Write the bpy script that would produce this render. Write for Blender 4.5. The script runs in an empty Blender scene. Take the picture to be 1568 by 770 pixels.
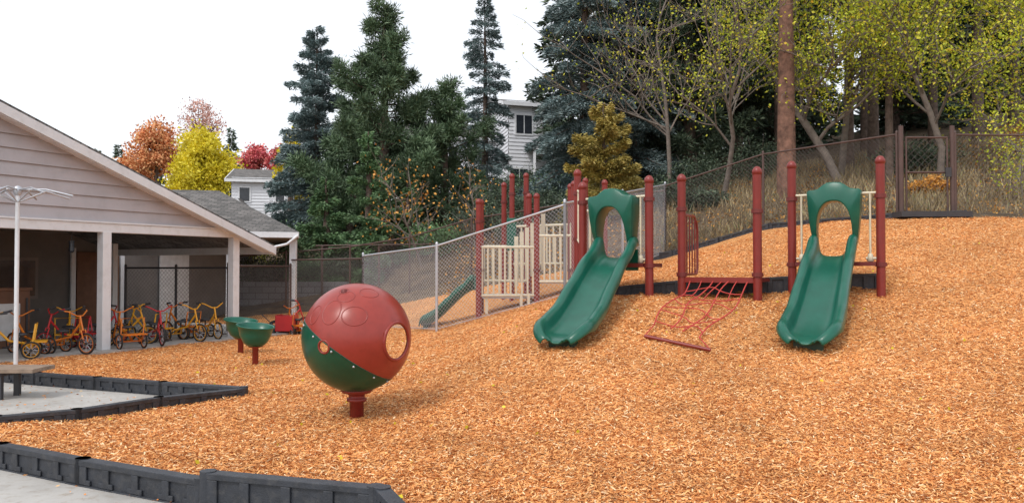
import bpy, math, numpy as np
from mathutils import Vector
R=np.random.default_rng(7)
scene=bpy.context.scene
V=lambda *a: np.array(a,dtype=float)
def nrm(v):
    v=np.asarray(v,float); return v/(np.linalg.norm(v,axis=-1,keepdims=True)+1e-9)
# ------------------------------------------------------------------ materials
def newmat(name):
    m=bpy.data.materials.new(name); m.use_nodes=True
    nt=m.node_tree; b=nt.nodes['Principled BSDF']; return m,nt,b
def ramp(nt,cols,src,interp='LINEAR'):
    r=nt.nodes.new('ShaderNodeValToRGB'); r.color_ramp.interpolation=interp
    e=r.color_ramp.elements
    while len(e)<len(cols): e.new(0.5)
    for i,(p,c) in enumerate(cols):
        e[i].position=p; e[i].color=(*c,1)
    nt.links.new(src,r.inputs[0]); return r.outputs[0]
def noise(nt,scale,detail=4,coord='pos',rough=.6,vec=None):
    n=nt.nodes.new('ShaderNodeTexNoise'); n.inputs['Scale'].default_value=scale
    n.inputs['Detail'].default_value=detail; n.inputs['Roughness'].default_value=rough
    if vec is None:
        g=nt.nodes.new('ShaderNodeNewGeometry'); vec=g.outputs['Position']
    nt.links.new(vec,n.inputs['Vector']); return n.outputs['Fac']
def mixc(nt,a,b,f,mode='MIX'):
    m=nt.nodes.new('ShaderNodeMixRGB'); m.blend_type=mode
    for s,i in ((f,0),(a,1),(b,2)):
        if isinstance(s,(int,float)): m.inputs[i].default_value=s
        elif isinstance(s,tuple): m.inputs[i].default_value=(*s,1)
        else: nt.links.new(s,m.inputs[i])
    return m.outputs[0]
def bump(nt,b,src,strength,dist=.02):
    n=nt.nodes.new('ShaderNodeBump'); n.inputs['Strength'].default_value=strength
    n.inputs['Distance'].default_value=dist
    nt.links.new(src,n.inputs['Height']); nt.links.new(n.outputs[0],b.inputs['Normal'])
def pmat(name,col,rough=.5,metal=0,var=.12,scale=6,bmp=0.0,bscale=60,dirt=None):
    m,nt,b=newmat(name)
    c1=tuple(min(1,c*(1+var)) for c in col); c0=tuple(c*(1-var) for c in col)
    o=ramp(nt,[(.3,c0),(.7,c1)],noise(nt,scale))
    if dirt:
        f=ramp(nt,[(.5,(0,0,0)),(.75,(.6,.6,.6))],noise(nt,scale*2.3,8))
        o=mixc(nt,o,dirt,f)
    nt.links.new(o,b.inputs['Base Color'])
    b.inputs['Roughness'].default_value=rough; b.inputs['Metallic'].default_value=metal
    if bmp: bump(nt,b,noise(nt,bscale,6),bmp)
    return m
def leafmat(name,cols,clump=1.2,lo=.45,hi=1.35,rough=.6,tr=0.0):
    m,nt,b=newmat(name)
    g=nt.nodes.new('ShaderNodeNewGeometry')
    c=ramp(nt,cols,g.outputs['Random Per Island'])
    n=ramp(nt,[(.32,(lo,)*3),(.68,(hi,)*3)],noise(nt,clump,3))
    o=mixc(nt,c,n,1.0,'MULTIPLY')
    nt.links.new(o,b.inputs['Base Color']); b.inputs['Roughness'].default_value=rough
    if tr>0:
        t=nt.nodes.new('ShaderNodeBsdfTranslucent'); nt.links.new(o,t.inputs['Color'])
        mx=nt.nodes.new('ShaderNodeMixShader'); mx.inputs[0].default_value=tr
        out=[x for x in nt.nodes if x.type=='OUTPUT_MATERIAL'][0]
        nt.links.new(b.outputs[0],mx.inputs[1]); nt.links.new(t.outputs[0],mx.inputs[2]); nt.links.new(mx.outputs[0],out.inputs['Surface'])
    return m
M={}
M['maroon']=pmat('maroon_paint',(.215,.027,.021),.38,var=.10)
M['maroon_dk']=pmat('maroon_coating',(.15,.022,.019),.5,var=.12)
M['green']=pmat('green_plastic',(.003,.098,.062),.30,var=.14,scale=3,dirt=(.010,.125,.085),bmp=.05,bscale=200)
M['green_dk']=pmat('dark_green_plastic',(.004,.055,.034),.35,var=.1)
M['cream']=pmat('cream_paint',(.66,.60,.45),.45,var=.06)
M['white']=pmat('white_paint',(.74,.76,.79),.5,var=.04,scale=3,dirt=(.58,.58,.58))
M['black']=pmat('black_recycled_plastic',(.030,.034,.043),.5,var=.3,scale=8,bmp=.25,bscale=90,dirt=(.08,.078,.078))
M['galv']=pmat('galvanized_steel',(.52,.54,.58),.45,.5,var=.08)
M['wire']=pmat('galvanized_wire',(.52,.54,.58),.5,.3,var=.05)
M['dwire']=pmat('dark_vinyl_wire',(.10,.085,.08),.5,0,var=.05)
M['brown']=pmat('brown_fence_paint',(.085,.05,.042),.5,var=.15)
M['siding']=pmat('grey_siding',(.47,.45,.475),.6,var=.06,scale=1.5,bmp=.1,bscale=30,dirt=(.37,.355,.37))
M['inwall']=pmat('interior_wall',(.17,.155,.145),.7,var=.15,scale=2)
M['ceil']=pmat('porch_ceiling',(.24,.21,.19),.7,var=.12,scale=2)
M['wsiding']=pmat('white_siding',(.72,.74,.78),.6,var=.04,scale=1)
M['glass']=pmat('window_glass',(.03,.035,.045),.1,var=.2)
M['wood']=pmat('weathered_wood',(.26,.19,.14),.7,var=.25,scale=9,bmp=.3)
M['cab']=pmat('cabinet_wood',(.15,.07,.04),.6,var=.2)
M['paper']=pmat('white_paper',(.6,.6,.6),.8)
M['dark']=pmat('dark_steel',(.04,.04,.045),.5)
M['rubber']=pmat('rubber',(.03,.03,.03),.8)
M['yellow']=pmat('yellow_paint',(.75,.36,.02),.35,var=.08)
M['orange']=pmat('orange_paint',(.68,.19,.02),.35,var=.08)
M['red']=pmat('red_paint',(.50,.02,.025),.35,var=.08)
M['redrope']=pmat('red_rope',(.48,.05,.04),.7)
M['bark']=pmat('bark',(.12,.085,.068),.9,var=.5,scale=7,bmp=.9,bscale=14)
M['barkred']=pmat('red_pine_bark',(.19,.10,.07),.9,var=.5,scale=6,bmp=1,bscale=10)
M['twig']=pmat('twig_bark',(.21,.175,.15),.9,var=.3)
# concrete
m,nt,b=newmat('concrete')
o=ramp(nt,[(.3,(.34,.325,.305)),(.5,(.43,.415,.39)),(.75,(.50,.485,.46))],noise(nt,1.7,10,rough=.7))
f=ramp(nt,[(.52,(0,0,0)),(.68,(.7,.7,.7))],noise(nt,9,8,rough=.75))
nt.links.new(mixc(nt,o,(.27,.21,.15),f),b.inputs['Base Color']); b.inputs['Roughness'].default_value=.85
bump(nt,b,noise(nt,120,6),.3,.01); M['conc']=m
# shingles
m,nt,b=newmat('asphalt_shingles')
g=nt.nodes.new('ShaderNodeTexCoord')
br=nt.nodes.new('ShaderNodeTexBrick'); br.inputs['Scale'].default_value=1.0
br.inputs['Brick Width'].default_value=.30; br.inputs['Row Height'].default_value=.14; br.inputs['Mortar Size'].default_value=.012
br.inputs['Color1'].default_value=(.11,.105,.10,1); br.inputs['Color2'].default_value=(.20,.185,.175,1); br.inputs['Mortar'].default_value=(.05,.05,.05,1)
nt.links.new(g.outputs['Object'],br.inputs['Vector'])
o=mixc(nt,br.outputs['Color'],ramp(nt,[(.3,(.65,.65,.65)),(.7,(1.2,1.2,1.2))],noise(nt,3,8)),1.0,'MULTIPLY')
nt.links.new(o,b.inputs['Base Color']); b.inputs['Roughness'].default_value=.95; M['shingle']=m
# block wall
m,nt,b=newmat('concrete_blocks')
g=nt.nodes.new('ShaderNodeTexCoord'); mp=nt.nodes.new('ShaderNodeMapping'); mp.inputs['Rotation'].default_value=(math.radians(90),0,0)
nt.links.new(g.outputs['Object'],mp.inputs['Vector'])
br=nt.nodes.new('ShaderNodeTexBrick'); br.inputs['Scale'].default_value=1.0
br.inputs['Brick Width'].default_value=.42; br.inputs['Row Height'].default_value=.2; br.inputs['Mortar Size'].default_value=.012
br.inputs['Color1'].default_value=(.16,.16,.17,1); br.inputs['Color2'].default_value=(.24,.24,.25,1); br.inputs['Mortar'].default_value=(.09,.09,.09,1)
nt.links.new(mp.outputs[0],br.inputs['Vector']); nt.links.new(br.outputs['Color'],b.inputs['Base Color']); b.inputs['Roughness'].default_value=.9
M['block']=m
# chips
chipcols=[(0,(.26,.080,.018)),(.2,(.58,.21,.052)),(.58,(.80,.345,.10)),(.85,(.88,.48,.18)),(1,(.92,.72,.44))]
M['chip']=leafmat('wood_chips',chipcols,clump=.8,lo=.84,hi=1.12,rough=.8)
# ground
m,nt,b=newmat('ground_surface')
geo=nt.nodes.new('ShaderNodeNewGeometry')
def warp(sx,sy,rot):
    mp=nt.nodes.new('ShaderNodeMapping'); mp.inputs['Rotation'].default_value=(0,0,rot); mp.inputs['Scale'].default_value=(sx,sy,sx)
    nt.links.new(geo.outputs['Position'],mp.inputs['Vector']); 
    v=nt.nodes.new('ShaderNodeTexVoronoi'); v.inputs['Scale'].default_value=1; nt.links.new(mp.outputs[0],v.inputs['Vector']); return v
v1=warp(66,22,.5); v2=warp(22,60,-.3); v3=warp(40,40,1.1)
sel=ramp(nt,[(.46,(0,0,0)),(.54,(1,1,1))],noise(nt,14,2))
sep=nt.nodes.new('ShaderNodeSeparateColor'); 
mm=mixc(nt,v1.outputs['Color'],v2.outputs['Color'],sel); mm=mixc(nt,mm,v3.outputs['Color'],.3)
nt.links.new(mm,sep.inputs[0])
chipc=ramp(nt,[(.1,(.20,.065,.014)),(.3,(.50,.18,.045)),(.55,(.75,.32,.095)),(.8,(.85,.46,.17)),(1,(.90,.66,.38))],sep.outputs[0])
big=ramp(nt,[(.3,(.80,.78,.76)),(.7,(1.1,1.1,1.1))],noise(nt,.7,5))
chipc=mixc(nt,chipc,big,1.0,'MULTIPLY')
dirt=ramp(nt,[(.25,(.035,.025,.018)),(.45,(.10,.068,.04)),(.6,(.19,.135,.078)),(.8,(.32,.245,.14))],noise(nt,2.2,9,rough=.75))
at=nt.nodes.new('ShaderNodeAttribute'); at.attribute_name='chip'
cm=nt.nodes.new('ShaderNodeMath'); cm.operation='ADD'
ns=nt.nodes.new('ShaderNodeMath'); ns.operation='MULTIPLY_ADD'; ns.inputs[1].default_value=.6; ns.inputs[2].default_value=-.3
nt.links.new(noise(nt,4,5),ns.inputs[0]); nt.links.new(at.outputs['Fac'],cm.inputs[0]); nt.links.new(ns.outputs[0],cm.inputs[1])
cf=ramp(nt,[(.42,(0,0,0)),(.58,(1,1,1))],cm.outputs[0])
nt.links.new(mixc(nt,dirt,chipc,cf),b.inputs['Base Color']); b.inputs['Roughness'].default_value=.9
bump(nt,b,sep.outputs[1],.7,.02); M['ground']=m
# foliage
M['spruce']=leafmat('blue_spruce_needles',[(0,(.08,.13,.13)),(.5,(.17,.235,.235)),(1,(.32,.40,.405))],lo=.6,hi=1.3)
M['pine']=leafmat('pine_needles',[(0,(.04,.08,.035)),(.5,(.09,.155,.075)),(1,(.19,.27,.15))],lo=.6)
M['fir']=leafmat('fir_needles',[(0,(.05,.11,.045)),(.5,(.11,.21,.09)),(1,(.20,.32,.14))],lo=.6)
M['darkpine']=leafmat('dark_pine_needles',[(0,(.028,.05,.03)),(.5,(.062,.10,.06)),(1,(.14,.185,.11))],lo=.5)
M['cedar']=leafmat('golden_cedar_foliage',[(0,(.20,.17,.04)),(.5,(.42,.34,.08)),(1,(.55,.42,.13))],lo=.65)
M['ylw']=leafmat('yellow_green_leaves',[(0,(.28,.36,.02)),(.5,(.52,.58,.04)),(.85,(.74,.70,.07)),(1,(.74,.50,.05))],lo=.8,tr=.35)
M['yellow_tree']=leafmat('yellow_leaves',[(0,(.50,.42,.02)),(.5,(.74,.64,.03)),(1,(.84,.72,.08))],lo=.75,tr=.3)
M['orange_tree']=leafmat('orange_leaves',[(0,(.52,.18,.07)),(.5,(.72,.31,.13)),(1,(.80,.48,.22))],lo=.75)
M['red_tree']=leafmat('red_leaves',[(0,(.42,.05,.07)),(.5,(.64,.12,.14)),(1,(.72,.24,.2))],lo=.7)
M['pink_tree']=leafmat('dusty_pink_leaves',[(0,(.48,.26,.21)),(1,(.70,.45,.38))],lo=.8)
M['rust']=leafmat('rust_leaves',[(0,(.40,.17,.03)),(1,(.65,.33,.06))],lo=.8)
M['drygrass']=leafmat('dry_grass',[(0,(.13,.09,.04)),(.5,(.29,.215,.11)),(.9,(.43,.34,.19)),(1,(.16,.2,.06))],lo=.6)
# ------------------------------------------------------------------ mesh builder
class MB:
    def __init__(s): s.ch=[]; s.mats=[]
    def mi(s,k):
        if k not in s.mats: s.mats.append(k)
        return s.mats.index(k)
    def add(s,v,f,mat,smooth=False):
        s.ch.append((np.asarray(v,float).reshape(-1,3),np.asarray(f,int),s.mi(mat),smooth))
    def obj(s,name,parent=None,bevel=0,autosmooth=False):
        nv=0; co=[];li=[];ls=[];lt=[];mi=[];sm=[];c=0
        for v,f,m,smo in s.ch:
            co.append(v); li.append((f+nv).ravel()); n,k=f.shape
            ls.append(c+np.arange(n)*k); lt.append(np.full(n,k)); mi.append(np.full(n,m)); sm.append(np.full(n,smo))
            c+=n*k; nv+=len(v)
        co=np.concatenate(co);li=np.concatenate(li);ls=np.concatenate(ls);lt=np.concatenate(lt);mi=np.concatenate(mi);sm=np.concatenate(sm)
        me=bpy.data.meshes.new(name); me.vertices.add(nv); me.vertices.foreach_set('co',co.astype(np.float32).ravel())
        me.loops.add(len(li)); me.loops.foreach_set('vertex_index',li.astype(np.int32))
        me.polygons.add(len(ls)); me.polygons.foreach_set('loop_start',ls.astype(np.int32)); me.polygons.foreach_set('loop_total',lt.astype(np.int32))
        me.polygons.foreach_set('material_index',mi.astype(np.int32)); me.polygons.foreach_set('use_smooth',sm)
        me.update(calc_edges=True); me.validate()
        for k in s.mats: me.materials.append(M[k])
        o=bpy.data.objects.new(name,me); scene.collection.objects.link(o)
        if parent: o.parent=parent
        if bevel:
            bm=o.modifiers.new('bevel','BEVEL'); bm.width=bevel; bm.segments=2; bm.limit_method='ANGLE'; bm.angle_limit=math.radians(50)
        return o
    def obox(s,c,ax,ay,az,mat):
        c=np.asarray(c,float);v=[c+i*ax+j*ay+k*az for k in(-1,1) for j in(-1,1) for i in(-1,1)]
        s.add(v,[[0,2,3,1],[4,5,7,6],[0,1,5,4],[2,6,7,3],[0,4,6,2],[1,3,7,5]],mat)
    def box(s,x0,x1,y0,y1,z0,z1,mat):
        s.obox([(x0+x1)/2,(y0+y1)/2,(z0+z1)/2],V((x1-x0)/2,0,0),V(0,(y1-y0)/2,0),V(0,0,(z1-z0)/2),mat)
    def beam(s,p0,p1,w,h,mat):
        p0=np.asarray(p0,float);p1=np.asarray(p1,float);d=p1-p0
        side=nrm(V(-d[1],d[0],0)) if abs(d[0])+abs(d[1])>1e-6 else V(1,0,0)
        s.obox((p0+p1)/2,d/2,side*w/2,V(0,0,h/2),mat)
    def tube(s,pts,rad,mat,n=8,smooth=True,caps=True):
        pts=np.asarray(pts,float); k=len(pts); rad=np.full(k,rad) if np.isscalar(rad) else np.asarray(rad,float)
        T=np.gradient(pts,axis=0) if k>2 else np.repeat((pts[1]-pts[0])[None],2,0); T=nrm(T)
        up=V(0,0,1) if abs(T[0][2])<.9 else V(1,0,0)
        a=nrm(np.cross(T[0],up)); A=[]
        for t in T:
            a=nrm(a-t*np.dot(a,t)); A.append(a)
        A=np.array(A);B=np.cross(T,A); th=np.arange(n)/n*2*np.pi
        v=pts[:,None]+rad[:,None,None]*(np.cos(th)[None,:,None]*A[:,None]+np.sin(th)[None,:,None]*B[:,None])
        i=np.arange(k-1)[:,None]*n; j=np.arange(n)[None]; j2=(j+1)%n
        f=np.stack([i+j,i+j2,i+n+j2,i+n+j],-1).reshape(-1,4)
        s.add(v.reshape(-1,3),f,mat,smooth)
        if caps:
            s.add(v[0],[list(range(n))[::-1]],mat); s.add(v[-1],[list(range(n))],mat)
    def lathe(s,c,prof,mat,n=24,smooth=True):
        c=np.asarray(c,float); prof=np.asarray(prof,float); th=np.arange(n)/n*2*np.pi
        v=np.stack([prof[:,0][:,None]*np.cos(th),prof[:,0][:,None]*np.sin(th),np.repeat(prof[:,1][:,None],n,1)],-1)+c
        k=len(prof);i=np.arange(k-1)[:,None]*n; j=np.arange(n)[None]; j2=(j+1)%n
        s.add(v.reshape(-1,3),np.stack([i+j,i+j2,i+n+j2,i+n+j],-1).reshape(-1,4),mat,smooth)
    def leaves(s,P,D,L,W,mat,rng=R):
        N=len(P); D=nrm(D); rd=rng.normal(size=(N,3)); S=nrm(np.cross(D,rd))
        L=np.broadcast_to(L,(N,))[:,None]; W=np.broadcast_to(W,(N,))[:,None]
        v=np.stack([P,P+D*L*.45+S*W/2,P+D*L,P+D*L*.45-S*W/2],1).reshape(-1,3)
        s.add(v,np.arange(4*N).reshape(-1,4),mat)
def empty(name,loc=(0,0,0)):
    e=bpy.data.objects.new(name,None); scene.collection.objects.link(e); e.empty_display_size=.2; return e
# ------------------------------------------------------------------ terrain
CP=np.array([(-4,6,.04),(-1,5.4,.04),(-8,9,.04),(-4,11,.04),(-8,14,.04),(-6,18,.04),(-3,14,.05),(-12,16,.04),(-12,24,.04),(-6,23,.05),(0,2,.0),(-1.6,8.7,.03),
(-5,8.5,.04),(-.5,7,.06),(-1,12,.2),(0,9.2,.3),(-9,12,.04),(-3.5,18,.06),(-1.4,15.5,.22),(0,14.2,.62),
(.53,10.2,.60),(3.57,10.1,.60),(2.05,10.3,.66),(1.15,13,1.08),(2.06,12.4,1.22),(2.6,12.6,1.25),(3.57,11.9,1.18),(5.36,12,1.28),(4.29,12.6,1.34),
(2,13.6,1.36),(3.9,13.4,1.46),(5.6,13.2,1.56),(8,12,1.55),(7,9,.75),(4,5.6,.06),(6,7,.3),(1.5,6,.05),
(-3.8,21,.1),(-1.6,17.5,.24),(1.04,16.2,1.02),(4.1,22,1.98),(6.3,20.6,2.61),(8.8,17.5,2.68),(10.9,17.5,2.67),(14,17.5,2.8),(12,12,2.0),
(-.7,17.8,.5),(.54,18,.85),(2.6,18.5,1.5),(5.5,16.5,2.1),(-2,20,.3),
(10,27,4.4),(15.9,28,5.4),(7,24,3.5),(2,28,3.2),(0,27,2.6),(0,50,6.2),(-18,60,5.3),(-4.5,24.8,.4),(-5,29,2.3),(-9,27.5,.6),(-9,31,1.8),(3,24,2.4),
(14,50,9),(30,40,10),(30,20,6),(20,8,3),(-40,60,3),(-40,20,0),(-20,40,2),(0,100,9),(60,100,14),(-60,100,8),(0,-10,0),(-20,-5,0),(20,-10,.5)],float)
def kern(d): return np.sqrt(d*d+1.2)
NCP=len(CP); A=np.zeros((NCP+3,NCP+3)); D=np.linalg.norm(CP[:,None,:2]-CP[None,:,:2],axis=-1)
A[:NCP,:NCP]=kern(D); Pm=np.c_[np.ones(NCP),CP[:,:2]]; A[:NCP,NCP:]=Pm; A[NCP:,:NCP]=Pm.T
W_=np.linalg.solve(A,np.r_[CP[:,2],0,0,0])
def inpoly(x,y,poly):
    ins=np.zeros(np.shape(x),bool); k=len(poly)
    for i in range(k):
        x0,y0=poly[i];x1,y1=poly[(i+1)%k]
        if y0==y1: continue
        c=((y0>y)!=(y1>y))&(x<(x1-x0)*(y-y0)/(y1-y0)+x0); ins^=c
    return ins
padA=[(-.15,2.6),(-.5,4.5),(-.85,5.15),(-2.05,5.55),(-3.18,6.13),(-4.11,6.65),(-6.6,8.1),(-9,9.0),(-9,2.6)]
padB=[(-3.3,10.15),(-4.4,10.4),(-6.5,11.3),(-8.6,12.3),(-9.2,9.6),(-5.6,7.7),(-5.06,8.1),(-4.48,8.5),(-3.98,9.3)]
stepline=[(1.6,13.3),(3.74,12.78),(5.6,12.55)]
def H(x,y,pads=True):
    x=np.asarray(x,float);y=np.asarray(y,float); sh=x.shape; x=x.ravel();y=y.ravel(); out=np.empty(len(x))
    for i in range(0,len(x),50000):
        a=x[i:i+50000];b_=y[i:i+50000]
        d=np.hypot(a[:,None]-CP[None,:,0],b_[:,None]-CP[None,:,1])
        out[i:i+50000]=kern(d)@W_[:NCP]+W_[NCP]+W_[NCP+1]*a+W_[NCP+2]*b_
    out=np.clip(out,.0,16)
    yl=np.interp(x,[p[0] for p in stepline],[p[1] for p in stepline]); dd=yl-y
    fx=np.clip((x-1.2)/.6,0,1)*np.clip((6.2-x)/.6,0,1)
    out-=np.where(dd>0,.13*np.exp(-(np.maximum(dd,0)/1.0)**2),0)*fx
    out+=np.where((dd<=0)&(dd>-1.2),.05*(1+np.clip(dd,-1.2,0)/1.2),0)*fx
    out+=.012*np.sin(x*3.1+y*1.7)*np.sin(y*2.3-x)+.008*np.sin(x*7.3)*np.sin(y*6.1+1)+.018*np.sin(x*1.3+2)*np.sin(y*1.9+x*.4)
    if pads:
        q=inpoly(x,y,padA)|inpoly(x,y,padB); out[q]=-.06
    return out.reshape(sh)
h1=lambda x,y: float(H(np.array([x]),np.array([y]),False)[0])
chippoly=[(-.15,2.4),(-.85,5.15),(-2.05,5.55),(-3.18,6.13),(-4.11,6.65),(-7,8.3),(-9.5,9),(-10.5,11),(-8.3,13.5),(-5.8,18.5),(-6.6,20),(-9,21.5),(-9,24.6),(-5,25),(-1.5,23.2),(1.5,22.3),(4.1,21.8),(6.3,20.3),(8.8,17.4),(16,17.4),(18,8),(12,1.5)]
def axis(lo,hi,step,far):
    a=list(np.arange(lo,hi,step)); s=step; x=hi; up=[]
    while x<far: up.append(x); s*=1.18; x+=s
    up.append(far); s=step; x=lo; dn=[]
    while x>-far: s*=1.18; x-=s; dn.append(max(x,-far))
    return np.array(dn[::-1]+a+up)
xs=axis(-10,15,.12,600); ys=axis(3,26,.12,600)
X,Y=np.meshgrid(xs,ys); Z=H(X,Y)
nx,ny=len(xs),len(ys)
i=np.arange(ny-1)[:,None]*nx+np.arange(nx-1)[None]
mb=MB(); mb.add(np.stack([X,Y,Z],-1).reshape(-1,3),np.stack([i,i+1,i+1+nx,i+nx],-1).reshape(-1,4),'ground',True)
g=mb.obj('ground'); at=g.data.attributes.new('chip','FLOAT','POINT')
at.data.foreach_set('value',inpoly(X.ravel(),Y.ravel(),chippoly).astype(np.float32))
# wood chip scatter
N=600000; yy=4.4+ (R.random(N)**1.25)*15; xx=(R.random(N)*2-1)*(yy*.68+.6)
k=inpoly(xx,yy,chippoly)&~inpoly(xx,yy,padA)&~inpoly(xx,yy,padB); xx=xx[k];yy=yy[k]
z0=H(xx,yy,False); gx=(H(xx+.05,yy,False)-z0)/.05; gy=(H(xx,yy+.05,False)-z0)/.05
gx=np.clip(gx,-.6,.6);gy=np.clip(gy,-.6,.6)
N=len(xx); a=R.random(N)*2*np.pi; L=R.uniform(.014,.058,N)*np.where(R.random(N)<.06,1.8,1); W=R.uniform(.004,.013,N)
U=np.stack([np.cos(a),np.sin(a),gx*np.cos(a)+gy*np.sin(a)+R.normal(0,.28,N)],-1)
S=np.stack([-np.sin(a),np.cos(a),-gx*np.sin(a)+gy*np.cos(a)+R.normal(0,.45,N)],-1)
P=np.stack([xx,yy,z0+R.uniform(.004,.024,N)],-1)
U=nrm(U)*L[:,None]/2;S=nrm(S)*W[:,None]/2
v=np.stack([P-U-S,P+U*.9-S*.8,P+U+S,P-U*.85+S],1).reshape(-1,3)
mb=MB(); mb.add(v,np.arange(4*N).reshape(-1,4),'chip')
mb.obj('wood_chips')
N=1500; xx=R.uniform(-8.5,-.5,N);yy=R.uniform(4.4,12,N); k=inpoly(xx,yy,padA)|inpoly(xx,yy,padB); xx=xx[k];yy=yy[k];N=len(xx)
mb=MB(); a=R.random(N)*6.28; mb.leaves(np.stack([xx,yy,np.full(N,.012)],-1),np.stack([np.cos(a),np.sin(a),R.uniform(0,.15,N)],-1),R.uniform(.02,.05,N),R.uniform(.008,.02,N),'chip')
mb.obj('scattered_wood_chips')
N=120; yy=R.uniform(5,17,N); xx=R.uniform(-5,9,N); k=inpoly(xx,yy,chippoly);xx=xx[k];yy=yy[k];N=len(xx);a=R.random(N)*6.28
mb=MB(); mb.leaves(np.stack([xx,yy,H(xx,yy,False)+.03],-1),np.stack([np.cos(a),np.sin(a),R.uniform(-.1,.4,N)],-1),R.uniform(.03,.06,N),.035,'yellow_tree'); mb.obj('fallen_leaves')
def sheet(name,poly,z,mat,thick=.12):
    mb=MB(); k=len(poly); t=[(x,y,z) for x,y in poly]; bt=[(x,y,z-thick) for x,y in poly]
    mb.add(t,[list(range(k))],mat)
    mb.add(t+bt,[[i,(i+1)%k,k+(i+1)%k,k+i] for i in range(k)],mat)
    return mb.obj(name)
sheet('concrete_pavement',padA,0,'conc'); sheet('concrete_pavement',padB,.002,'conc')
# ------------------------------------------------------------------ border timbers
def timber(mb,p0,p1,h=.2,t=.10,pockets=4):
    p0=np.asarray(p0,float);p1=np.asarray(p1,float);d=p1-p0; side=nrm(V(-d[1],d[0],0))
    dn=V(0,0,-1); c0=p0+dn*h/2; c1=p1+dn*h/2
    mb.beam(c0,c1,t-.04,h-.004,'black')
    L=np.linalg.norm(d); u=d/L
    mb.beam(p0+dn*.022,p1+dn*.022,t,.044,'black')
    mb.beam(p0+dn*(h-.02),p1+dn*(h-.02),t+.01,.04,'black')
    for sgn in(1,-1):
        for i in range(pockets+1):
            a=p0+d*(i/pockets); wd=.05 if i in(0,pockets) else .035
            if i==0: a=a+u*wd
            if i==pockets: a=a-u*wd
            o=side*sgn*(t/2-.012)
            q=a+o+dn*h/2
            mb.obox(q,u*wd,side*.010,V(0,0,h/2-.043),'black')
            q2=a+o+dn*(h-.06); mb.obox(q2,u*(wd+.04),side*.009,V(0,0,.02),'black')
    for e in(p0,p1): mb.tube([e+V(0,0,.006),e+dn*(h+.0)],.055,'black',12)
def timbers(name,pts,h=.2,t=.1,step=1.2,bev=.006):
    mb=MB()
    for a,b_ in zip(pts[:-1],pts[1:]):
        a=np.array(a,float);b_=np.array(b_,float); k=max(1,round(np.linalg.norm((b_-a)[:2])/step))
        for i in range(k): timber(mb,a+(b_-a)*i/k,a+(b_-a)*(i+1)/k,h,t)
    return mb.obj(name,bevel=bev)
timbers('plastic_border',[(-6.6,8.1,.19),(-4.11,6.65,.19),(-3.18,6.13,.19),(-2.08,5.56,.19)],.22)
timbers('plastic_border',[(-2.02,5.50,.25),(-.85,5.15,.245)],.27,step=1.4)
timbers('plastic_border',[(-.80,5.10,.25),(-.5,4.45,.22),(-.2,3.4,.2)],.27)
timbers('plastic_border',[(-8.6,12.3,.17),(-6.5,11.3,.17),(-4.4,10.4,.17),(-3.3,10.15,.14)],.20)
timbers('plastic_border',[(-3.3,10.1,.13),(-3.98,9.3,.15),(-4.48,8.5,.15),(-5.06,8.1,.15),(-5.6,7.75,.15)],.22)
sl_=[(x,y-.05,h1(x,y+.15)+.03) for x,y in [(1.6,13.3),(2.67,13.04),(3.74,12.78),(4.67,12.66),(5.6,12.55)]]
timbers('plastic_border',[(.95,14.1,h1(.95,14.1)+.1)]+sl_,.30)
timbers('plastic_border',[(1.6,22.0,h1(1.6,22)+.14),(4.2,21.5,h1(4.2,21.5)+.14),(6.3,20.1,h1(6.3,20.1)+.14),(8.4,17.6,h1(8.4,17.6)+.14),(9.6,17.45,h1(9.6,17.45)+.14)],.22)
# ------------------------------------------------------------------ climbing ball
root=empty('climbing_ball')
c=V(-1.636,8.7,.868); r=.57
me=bpy.data.meshes.new('ball'); import bmesh
bm=bmesh.new(); bmesh.ops.create_uvsphere(bm,u_segments=96,v_segments=64,radius=r)
for f in bm.faces: f.smooth=True
bm.to_mesh(me); bm.free()
ball=bpy.data.objects.new('shell',me); scene.collection.objects.link(ball); ball.location=c; ball.parent=root
m,nt,b=newmat('ball_plastic')
tc=nt.nodes.new('ShaderNodeTexCoord'); dt=nt.nodes.new('ShaderNodeVectorMath'); dt.operation='DOT_PRODUCT'
pn=nrm(V(.578,.01,.82)); OFF=-.142; dt.inputs[1].default_value=tuple(pn); nt.links.new(tc.outputs['Object'],dt.inputs[0])
gt=nt.nodes.new('ShaderNodeMath'); gt.operation='GREATER_THAN'; gt.inputs[1].default_value=OFF; nt.links.new(dt.outputs['Value'],gt.inputs[0])
rc=ramp(nt,[(.3,(.28,.034,.024)),(.7,(.33,.044,.032))],noise(nt,3)); gc=ramp(nt,[(.3,(.003,.065,.034)),(.7,(.005,.085,.047))],noise(nt,3))
dz=ramp(nt,[(.45,(1,1,1)),(.7,(.86,.86,.86))],noise(nt,14,8))
nt.links.new(mixc(nt,mixc(nt,gc,rc,gt.outputs[0]),dz,1.0,'MULTIPLY'),b.inputs['Base Color']); b.inputs['Roughness'].default_value=.3
bump(nt,b,noise(nt,180,2),.06,.005)
M['ballmat']=m; me.materials.append(m)
cut=bpy.data.meshes.new('cut'); bm=bmesh.new()
from mathutils import Matrix
holes=[((.85,-.52,-.03),.195),((.62,.78,-.08),.31),((-.41,-.90,-.09),.058),((-.70,.66,-.12),.17),((-.1,.3,.95),.1)]
for d,rr in holes:
    q=Vector(d).normalized(); mt=Matrix.Translation(q*r)@q.to_track_quat('Z','Y').to_matrix().to_4x4()
    bmesh.ops.create_cone(bm,cap_ends=True,segments=48,radius1=rr,radius2=rr,depth=.45,matrix=mt)
bm.to_mesh(cut); bm.free()
co=bpy.data.objects.new('cutter',cut); scene.collection.objects.link(co); co.location=c
so=ball.modifiers.new('s','SOLIDIFY'); so.thickness=.02
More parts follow.
